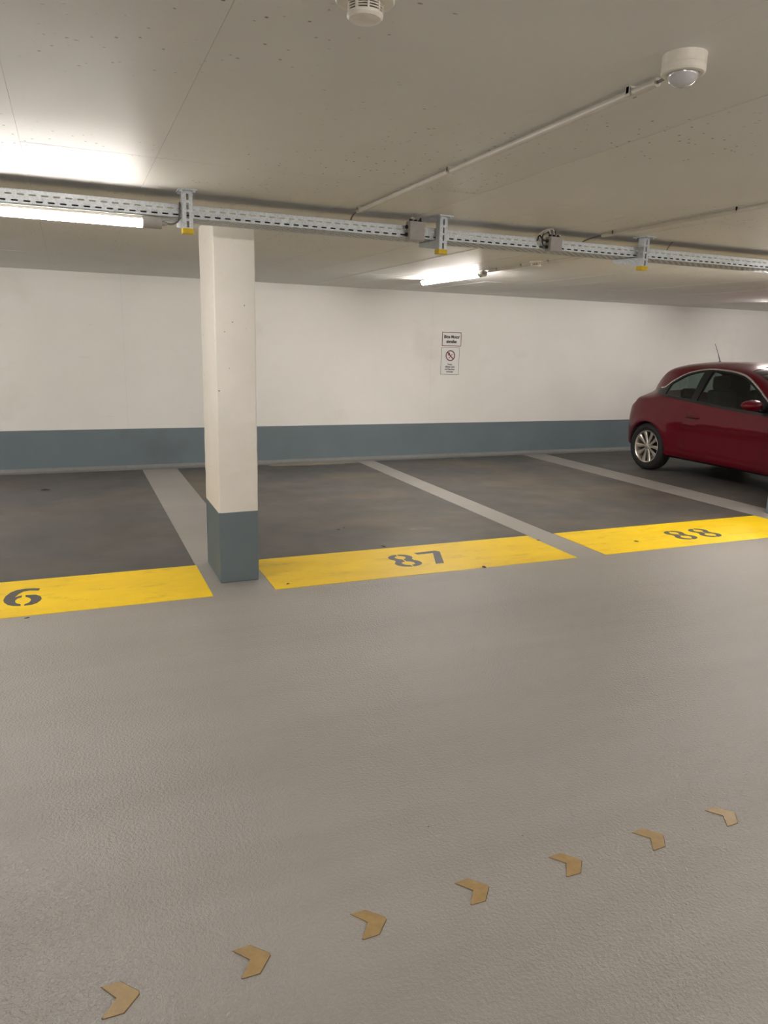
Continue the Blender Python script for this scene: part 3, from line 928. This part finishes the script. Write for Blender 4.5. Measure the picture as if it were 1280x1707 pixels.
def half_width(y, z):
    zt = ztop(y)
    k = sstep(0.93, 1.06, z)
    w = (plan(y) * (1 - k) + min(plan(y), cabin_plan(y)) * k) * shape(z)
    # pressed side: hollow between the upper crease and the lower sill crease
    fade = sstep(-2.25, -1.6, y) * (1 - sstep(-0.62, -0.30, y))
    zc = 0.685 - 0.02 * (y + 1.0)
    if z < zc:
        t = (zc - z) / (zc - 0.345)
        if t < 1.3:
            w -= 0.030 * fade * (max(0.0, math.sin(math.pi * min(t, 1.0) ** 0.62)))
    # flared arches
    for ya in (0.03, -2.29):
        d = math.hypot(y - ya, z - 0.31)
        w += 0.014 * math.exp(-((d - 0.36) / 0.07) ** 2)
    R = 0.11 if zt > 1.1 else 0.13
    u = (z - (zt - R)) / R
    if u > 0:
        u = min(u, 1.0)
        w *= max(0.0, 1 - u ** 2.3) ** 0.42
    zb = zbot(y)
    q = (zb + 0.05 - z) / 0.05
    if q > 0:
        w *= max(0.0, 1 - min(q, 1.0) ** 2.2 * 0.10)
    return max(w, 0.0)

ys_ = list(np.linspace(-3.09, -2.6, 22)) + list(np.linspace(-2.6, -0.2, 78))[1:] + list(np.linspace(-0.2, 0.63, 46))[1:]
NV = 58
def car_ring(y, inset=0.0, zlo=None, top_inset=0.0):
    zb = zbot(y) if zlo is None else zlo
    zt = ztop(y) - top_inset
    pts = []
    for k in range(NV + 1):
        v = k / NV
        z = zb + (zt - zb) * (1 - (1 - v) ** 1.7) if True else 0
        pts.append((max(half_width(y, z + top_inset * (v ** 3)) - inset, 0.0) if k < NV else 0.0, z))
    return pts
def loft(stations, **kw):
    bm = bmesh.new()
    rings = []
    for y in stations:
        p = car_ring(y, **kw)
        ring = [bm.verts.new((0, y, p[0][1]))]
        ring += [bm.verts.new((-x, y, z)) for x, z in p[:-1]]
        ring += [bm.verts.new((0, y, p[-1][1]))]
        ring += [bm.verts.new((x, y, z)) for x, z in reversed(p[:-1])]
        rings.append(ring)
    n = len(rings[0])
    for a, b in zip(rings, rings[1:]):
        for i in range(n):
            bm.faces.new((a[i], a[(i + 1) % n], b[(i + 1) % n], b[i]))
    bm.faces.new(rings[0][::-1]); bm.faces.new(rings[-1])
    return bm

def tmp_obj(bm):
    bmesh.ops.recalc_face_normals(bm, faces=bm.faces[:])
    me = bpy.data.meshes.new('tmp'); bm.to_mesh(me); bm.free()
    o = bpy.data.objects.new('tmp', me); COL.objects.link(o)
    return o

def clip_poly_grid(pts, step):
    """flat polygon cut by a fine grid, as a bmesh in the xy plane"""
    bm = bmesh.new()
    bm.faces.new([bm.verts.new((x, y, 0)) for x, y in pts])
    bmesh.ops.triangulate(bm, faces=bm.faces[:])
    for ax in (0, 1):
        lo = min(p[ax] for p in pts); hi = max(p[ax] for p in pts)
        c = math.floor(lo / step) * step + step
        while c < hi:
            co = [0, 0, 0]; no = [0, 0, 0]; co[ax] = c; no[ax] = 1
            bmesh.ops.bisect_plane(bm, geom=bm.verts[:] + bm.edges[:] + bm.faces[:], plane_co=co, plane_no=no, dist=1e-6)
            c += step
    return bm
def side_patch(pts, off, step=0.03, side=-1, thick=0.0):
    bm = clip_poly_grid(pts, step)
    for v in bm.verts:
        y, z = v.co.x, v.co.y
        v.co = (side * (half_width(y, z) + off), y, z)
    if thick:
        r = bmesh.ops.extrude_face_region(bm, geom=bm.faces[:])
        for v in [g for g in r['geom'] if isinstance(g, bmesh.types.BMVert)]:
            v.co.x -= side * thick
    return bm
def solve(f, a, b):
    fa = f(a)
    for _ in range(40):
        m = (a + b) / 2
        fm = f(m)
        if (fm > 0) == (fa > 0): a = m
        else: b = m
    return (a + b) / 2
def top_patch(pts, off, step=0.04):
    bm = clip_poly_grid(pts, step)
    for v in bm.verts:
        x, y = v.co.x, v.co.y
        z = solve(lambda q: half_width(y, q) - abs(x), 0.62, ztop(y)) if abs(x) > 1e-4 else ztop(y)
        v.co = (x, y, z + off)
    return bm
def end_patch(pts, off, rear=True, step=0.04):
    bm = clip_poly_grid(pts, step)
    for v in bm.verts:
        x, z = v.co.x, v.co.y
        def g(y):
            if z > ztop(y): return -1.0
            return half_width(y, z) - abs(x)
        y = solve(g, 0.0, 0.63) if rear else solve(g, -2.4, -3.09)
        v.co = (x, y + (off if rear else -off), z)
    return bm
def strip(line, width):
    """closed polygon of given width along a 2D polyline"""
    L, Rr = [], []
    for i, p in enumerate(line):
        a = Vector(line[max(i - 1, 0)]); b = Vector(line[min(i + 1, len(line) - 1)])
        d = (b - a).normalized(); n = Vector((-d.y, d.x))
        L.append(tuple(Vector(p) + n * width / 2)); Rr.append(tuple(Vector(p) - n * width / 2))
    return L + Rr[::-1]
def fine(line, n=6):
    return [(p.x, p.y) for p in smooth_curve([(x, y, 0) for x, y in line], n)]

car = empty('hatchback_car', (7.905, 7.65, 0))
tag(car, 'dark red three-door hatchback parked rear first at the right edge', 'car')

# window outline measured on the side: chrome arc above, belt line below
arc = fine([(0.03, 1.088), (-0.07, 1.100), (-0.18, 1.180), (-0.37, 1.285), (-0.565, 1.338), (-0.74, 1.356), (-0.945, 1.350), (-1.126, 1.332), (-1.306, 1.288), (-1.49, 1.195), (-1.66, 1.085), (-1.82, 0.975), (-1.93, 0.905)], 5)
belt = fine([(0.05, 1.025), (-0.224, 0.995), (-0.742, 0.955), (-1.124, 0.925), (-1.356, 0.912), (-1.77, 0.895), (-1.93, 0.890)], 5)
daylight = arc + belt[::-1]
def between(y0a, y0b, y1a, y1b, inset):
    """pane between two slanted edges (bottom y, top y)"""
    fa = cr([p[0] for p in arc[::-1]], [p[1] for p in arc[::-1]]); fb = cr([p[0] for p in belt[::-1]], [p[1] for p in belt[::-1]])
    N = 14
    tp = [(y0b + (y1b - y0b) * k / N, 0) for k in range(N + 1)]
    bt = [(y0a + (y1a - y0a) * k / N, 0) for k in range(N + 1)]
    top = [(y, fa(y) - inset) for y, _ in tp]; bot = [(y, fb(y) + inset * 0.8) for y, _ in bt]
    return top + bot[::-1]
quarter = between(-0.13, -0.16, -0.635, -0.655, 0.022)
doorwin = between(-0.715, -0.755, -1.74, -1.60, 0.022)

body = tmp_obj(loft(ys_))
cutters = []
for ya in (0.03, -2.29):
    for s in (-1, 1):
        bm = bmesh.new()
        lathe(bm, [(0, -0.28 if s < 0 else 0.58), (0.338, -0.28 if s < 0 else 0.58), (0.338, 0.3 + 0.28 if s < 0 else 1.2), (0, 0.58 if s < 0 else 1.2)], 48, 'X', (-0.9 + 0.3 - 0.3 if s < 0 else 0, ya, 0.312)) if False else None
        x0_, x1_ = (-1.2, -0.60) if s < 0 else (0.60, 1.2)
        lathe(bm, [(0, x0_), (0.338, x0_), (0.338, x1_), (0, x1_)], 48, 'X', (0, ya, 0.312))
        cutters.append(tmp_obj(bm))
cab_st = list(np.linspace(-1.95, 0.30, 40))
cutters.append(tmp_obj(loft(cab_st, inset=0.045, zlo=0.42, top_inset=0.04)))
for poly in (quarter, doorwin):
    bm = bmesh.new()
    lo = [bm.verts.new((-1.2, y, z)) for y, z in poly]; hi = [bm.verts.new((1.2, y, z)) for y, z in poly]
    bm.faces.new(lo); bm.faces.new(hi[::-1])
    for i in range(len(poly)): bm.faces.new((lo[i], hi[i], hi[(i + 1) % len(poly)], lo[(i + 1) % len(poly)]))
    bmesh.ops.triangulate(bm, faces=[f for f in bm.faces if len(f.verts) > 4])
    cutters.append(tmp_obj(bm))
shield = [(-0.62, -1.90), (0.62, -1.90), (0.60, -1.70), (0.57, -1.45), (0.53, -1.25), (0.25, -1.20), (-0.25, -1.20), (-0.53, -1.25), (-0.57, -1.45), (-0.60, -1.70)]
rearwin = [(-0.48, 0.10), (-0.25, 0.075), (0.25, 0.075), (0.48, 0.10), (0.52, 0.25), (0.50, 0.33), (-0.50, 0.33), (-0.52, 0.25)]
for poly, z0_ in ((shield, 0.90), (rearwin, 0.95)):
    cutters.append(tmp_obj(prism(bmesh.new(), poly, z0_, 1.7)))
for c in cutters:
    md = body.modifiers.new('cut', 'BOOLEAN'); md.operation = 'DIFFERENCE'; md.object = c; md.solver = 'EXACT'
dg = bpy.context.evaluated_depsgraph_get()
me = bpy.data.meshes.new_from_object(body.evaluated_get(dg))
for c in cutters + [body]:
    m_ = c.data; bpy.data.objects.remove(c); bpy.data.meshes.remove(m_)
bm = bmesh.new(); bm.from_mesh(me); bpy.data.meshes.remove(me)
# paint outside, dark lining inside the cabin and arches
lining = []
for f in bm.faces:
    c = f.calc_center_median()
    inside = half_width(c.y, min(c.z, ztop(c.y) - 0.001)) - abs(c.x) > 0.02 and c.z < ztop(c.y) - 0.025 and zbot(c.y) + 0.03 < c.z
    f.smooth = True
    f.material_index = 1 if inside else 0
for e_ in bm.edges:
    if len(e_.link_faces) == 2 and (e_.calc_face_angle(0) > 0.6 or e_.link_faces[0].material_index != e_.link_faces[1].material_index):
        e_.smooth = False
me = bpy.data.meshes.new('body'); bm.to_mesh(me); bm.free()
me.materials.append(MAT['paint']); me.materials.append(MAT['interior'])
link(bpy.data.objects.new('body', me), car)

for s in (-1, 1):
    # black window surround laid round both panes
    sur = bmesh.new()
    def ringfaces(): pass
    parts = [strip([(y, z - 0.010) for y, z in arc], 0.030), strip([(y, z + 0.007) for y, z in belt], 0.030)]
    fa = cr([p[0] for p in arc[::-1]], [p[1] for p in arc[::-1]]); fb = cr([p[0] for p in belt[::-1]], [p[1] for p in belt[::-1]])
    parts.append([(-0.625, fb(-0.625)), (-0.645, fa(-0.645) - 0.01), (-0.765, fa(-0.765) - 0.01), (-0.725, fb(-0.725))])
    tip = [(y, fa(y) - 0.004) for y in np.linspace(0.045, -0.18, 10)] + [(y, fb(y) + 0.002) for y in np.linspace(-0.14, 0.045, 8)]
    parts.append(tip)
    parts.append([(-1.735, fb(-1.735)), (-1.59, fa(-1.59) - 0.012), (-1.66, fa(-1.66) - 0.006), (-1.82, fa(-1.82) - 0.006), (-1.92, fb(-1.92))])
    for p in parts:
        b2 = side_patch(p, 0.0035, 0.03, s)
        m2 = bpy.data.meshes.new('t'); b2.to_mesh(m2); b2.free(); sur.from_mesh(m2); bpy.data.meshes.remove(m2)
    obj('window_surround', sur, 'trim_black', car, smooth=True)
    obj('quarter_window', side_patch(quarter, -0.004, 0.04, s), 'car_glass', car, smooth=True)
    obj('door_window', side_patch(doorwin, -0.004, 0.04, s), 'car_glass', car, smooth=True)
    obj('chrome_strip', side_patch(strip([(y, z + 0.008) for y, z in arc[1:]], 0.017), 0.005, 0.03, s, 0.006), 'chrome', car, smooth=True)
    # door shut line
    line = [(-0.655, 0.955), (-0.60, 0.80), (-0.575, 0.60), (-0.60, 0.40), (-0.66, 0.285), (-0.80, 0.262), (-1.20, 0.258), (-1.60, 0.258), (-1.74, 0.29), (-1.80, 0.50), (-1.82, 0.70), (-1.80, 0.89)]
    obj('door_gap', side_patch(strip(fine(line, 5), 0.004), 0.0012, 0.05, s), 'trim_black', car)
    obj('sill_trim', side_patch([(-0.36, 0.222), (-0.36, 0.245), (-1.95, 0.240), (-1.95, 0.222)], 0.002, 0.05, s), 'trim_black', car)
    # door handle: flat patch with the recess's shade as darker red, and pull
    hc = (-0.73, 0.775)
    h = obj('handle_recess_shade', side_patch([(hc[0] + 0.085 * math.cos(a), hc[1] + 0.038 * math.sin(a)) for a in [2 * math.pi * k / 20 for k in range(20)]], 0.0015, 0.03, s), simple('shaded_recess_red', srgb(70, 4, 16), 0.4), car, smooth=True)
    bm = bmesh.new()
    pts = [(s * (half_width(hc[0] + t, hc[1] + 0.004) + o_), hc[0] + t, hc[1] + 0.004) for t, o_ in ((0.105, 0.002), (0.085, 0.018), (0.04, 0.028), (-0.04, 0.028), (-0.085, 0.018), (-0.105, 0.002))]
    tube(bm, smooth_curve(pts, 4), 0.011, 10)
    obj('door_handle', bm, 'paint', car, smooth=True)
    # wing mirror
    mc = Vector((s * 0.985, -1.69, 1.003))
    bm = bmesh.new()
    bmesh.ops.create_uvsphere(bm, u_segments=28, v_segments=16, radius=1.0)
    for v in bm.verts:
        x, y, z = v.co
        fx = x * s
        v.co = mc + Vector((x * 0.150, (y * 0.082 if y < 0 else y * 0.055), z * (0.062 - 0.012 * fx)))
    mh = obj('mirror_housing', bm, 'paint', car, smooth=True)
    bm = bmesh.new(); bmesh.ops.create_uvsphere(bm, u_segments=24, v_segments=8, radius=1.0)
    for v in bm.verts:
        x, y, z = v.co
        v.co = mc + Vector((x * 0.108, 0.044 + y * 0.014, z * 0.050))
    obj('mirror_glass', bm, 'chrome', mh, smooth=True)
    bm = bmesh.new(); tube(bm, [(s * 0.80, -1.70, 0.935), (s * 0.86, -1.70, 0.945), (s * 0.93, -1.70, 0.965)], 0.02, 10)
    for v in bm.verts: v.co.y = -1.70 + (v.co.y + 1.70) * 2.0
    obj('mirror_foot', bm, 'trim_black', mh, smooth=True)
    # side badge and repeater
    obj('side_badge', side_patch([(-1.845, 0.712), (-1.845, 0.728), (-1.93, 0.722), (-1.93, 0.714)], 0.004, 0.03, s, 0.004), 'chrome', car)
    # tail lamp, headlamp
    tl = [(s * x, z) for x, z in ((0.50, 0.70), (0.64, 0.69), (0.695, 0.76), (0.66, 0.86), (0.54, 0.87), (0.47, 0.80))]
    obj('tail_lamp', end_patch(tl, 0.008), 'red_lens', car, smooth=True)
    hl = [(s * x, z) for x, z in ((0.38, 0.60), (0.60, 0.60), (0.66, 0.68), (0.60, 0.735), (0.42, 0.70))]
    obj('headlamp', end_patch(hl, 0.006, rear=False), 'clear_lens', car, smooth=True)
    # interior: front seat
    b = bx(-0.24, 0.24, -1.30, -0.82, 0.44, 0.60, bev=0.05, seg=3)
    for v in b.verts: v.co.x += s * 0.36
    st = obj('front_seat', b, 'seat', car, smooth=True)
    b = bx(-0.23, 0.23, -0.06, 0.06, 0.0, 0.56, bev=0.05, seg=3)
    for v in b.verts:
        k = v.co.z
        v.co = Vector((v.co.x * (1 - 0.25 * max(0, k - 0.3)) + s * 0.36, -0.85 + v.co.y + 0.30 * k, 0.55 + k))
    obj('seat_back', b, 'seat', st, smooth=True)
    b = bx(-0.125, 0.125, -0.045, 0.045, 0.0, 0.17, bev=0.04, seg=3)
    for v in b.verts: v.co = Vector((v.co.x + s * 0.36, -0.665 + v.co.y, 1.11 + v.co.z))
    obj('headrest', b, 'seat', st, smooth=True)
b = bx(-0.58, 0.58, -0.18, -0.06, 0.50, 0.98, bev=0.05, seg=3)
for v in b.verts: v.co.y += 0.18 * (v.co.z - 0.5)
rs = obj('rear_seat', b, 'seat', car, smooth=True)
for x in (-0.28, 0.28):
    obj('headrest', bx(x - 0.11, x + 0.11, -0.10, -0.03, 0.985, 1.09, bev=0.03, seg=2), 'seat', rs, smooth=True)
obj('dashboard', bx(-0.66, 0.66, -1.90, -1.52, 0.62, 0.90, bev=0.06, seg=3), 'interior', car, smooth=True)
bm = bmesh.new()
ring = [(0.36 + 0.18 * math.cos(a), -1.42 + 0.07 * math.sin(a), 0.88 + 0.165 * math.sin(a)) for a in [2 * math.pi * k / 28 for k in range(29)]]
tube(bm, ring, 0.014, 8)
tube(bm, [(0.20, -1.42, 0.88), (0.52, -1.42, 0.88)], 0.016, 8); tube(bm, [(0.36, -1.42, 0.88), (0.36, -1.55, 0.80)], 0.025, 8)
obj('steering_wheel', bm, 'interior', car, smooth=True)
obj('windscreen', top_patch(shield, -0.003), 'car_glass', car, smooth=True)
obj('rear_window', top_patch(rearwin, -0.003), 'car_glass', car, smooth=True)
obj('grille', end_patch([(-0.34, 0.40), (0.34, 0.40), (0.38, 0.52), (0.30, 0.60), (-0.30, 0.60), (-0.38, 0.52)], 0.004, rear=False), 'trim_black', car, smooth=True)
obj('rear_valance', end_patch([(-0.55, 0.37), (0.55, 0.37), (0.56, 0.45), (-0.56, 0.45)], 0.004), 'trim_black', car, smooth=True)
obj('floor_pan', bx(-0.62, 0.62, -2.85, 0.40, 0.20, 0.235), 'interior', car)
# roof aerial
bm = bmesh.new()
lathe(bm, [(0, 0.0), (0.022, 0.0), (0.020, 0.010), (0.009, 0.024), (0, 0.026)], 14, 'Z', (0, -0.26, ztop(-0.26) - 0.004))
ae = obj('aerial_foot', bm, 'trim_black', car, smooth=True)
z0_ = ztop(-0.26)
bm = bmesh.new(); tube(bm, [(0, -0.258, z0_ + 0.012), (0, -0.245, z0_ + 0.045), (0, -0.21, z0_ + 0.12), (0, -0.145, z0_ + 0.235)], 0.004, 8, radii=[0.0065, 0.006, 0.0035, 0.003])
obj('aerial_rod', bm, 'trim_black', ae, smooth=True)

# wheels
def wheel(x, y, s):
    r = 0.312
    bm = bmesh.new()
    lathe(bm, [(0.214, 0.075), (0.225, 0.090), (0.262, 0.098), (0.292, 0.090), (0.306, 0.072), (0.312, 0.045), (0.312, -0.045), (0.306, -0.072), (0.292, -0.090), (0.262, -0.098), (0.225, -0.090), (0.214, -0.075), (0.214, 0.075)], 56, 'X')
    for v in bm.verts: v.co = Vector((x + s * v.co.x, y + v.co.y, r + v.co.z))
    ty = obj('tyre', bm, 'rubber', car, smooth=True, auto=0.9)
    bm = bmesh.new()
    lathe(bm, [(0.219, 0.080), (0.213, 0.086), (0.205, 0.080), (0.195, 0.050), (0.190, -0.07), (0.214, -0.075)], 56, 'X')
    rimv = len(bm.verts)
    for k in range(5):
        base = 2 * math.pi * k / 5 + 0.3
        for sd in (-1, 1):
            a0 = base + sd * 0.24; a1 = base + sd * 0.36
            def P(rad, ang, off, h): return Vector((h, rad * math.cos(ang) - off * math.sin(ang), rad * math.sin(ang) + off * math.cos(ang)))
            sec = []
            for rad, ang, w_, h in ((0.030, a0, 0.013, 0.066), (0.09, a0 * 0.6 + a1 * 0.4, 0.018, 0.064), (0.15, a0 * 0.3 + a1 * 0.7, 0.024, 0.066), (0.203, a1, 0.032, 0.072)):
                sec.append([bm.verts.new(P(rad, ang, -w_, h - 0.010)), bm.verts.new(P(rad, ang, -w_ * 0.5, h)), bm.verts.new(P(rad, ang, w_ * 0.5, h)), bm.verts.new(P(rad, ang, w_, h - 0.010)), bm.verts.new(P(rad, ang, w_ * 0.8, h - 0.03)), bm.verts.new(P(rad, ang, -w_ * 0.8, h - 0.03))])
            for a, b in zip(sec, sec[1:]):
                for i in range(6): bm.faces.new((a[i], a[(i + 1) % 6], b[(i + 1) % 6], b[i]))
            bm.faces.new(sec[0][::-1]); bm.faces.new(sec[-1])
    lathe(bm, [(0, 0.074), (0.022, 0.073), (0.034, 0.068), (0.042, 0.050), (0.042, 0.03), (0, 0.03)], 24, 'X')
    for v in bm.verts: v.co = Vector((x + s * v.co.x, y + v.co.y, r + v.co.z))
    obj('alloy_rim', bm, 'alloy', ty, smooth=True, auto=0.5)
    bm = bmesh.new(); lathe(bm, [(0, 0.005), (0.12, 0.005), (0.12, -0.02), (0, -0.02)], 32, 'X')
    for v in bm.verts: v.co = Vector((x + s * v.co.x, y + v.co.y, r + v.co.z))
    obj('brake_disc', bm, 'trim_black', ty)
for ya in (0.03, -2.29):
    for s in (-1, 1):
        wheel(s * 0.745, ya, s)
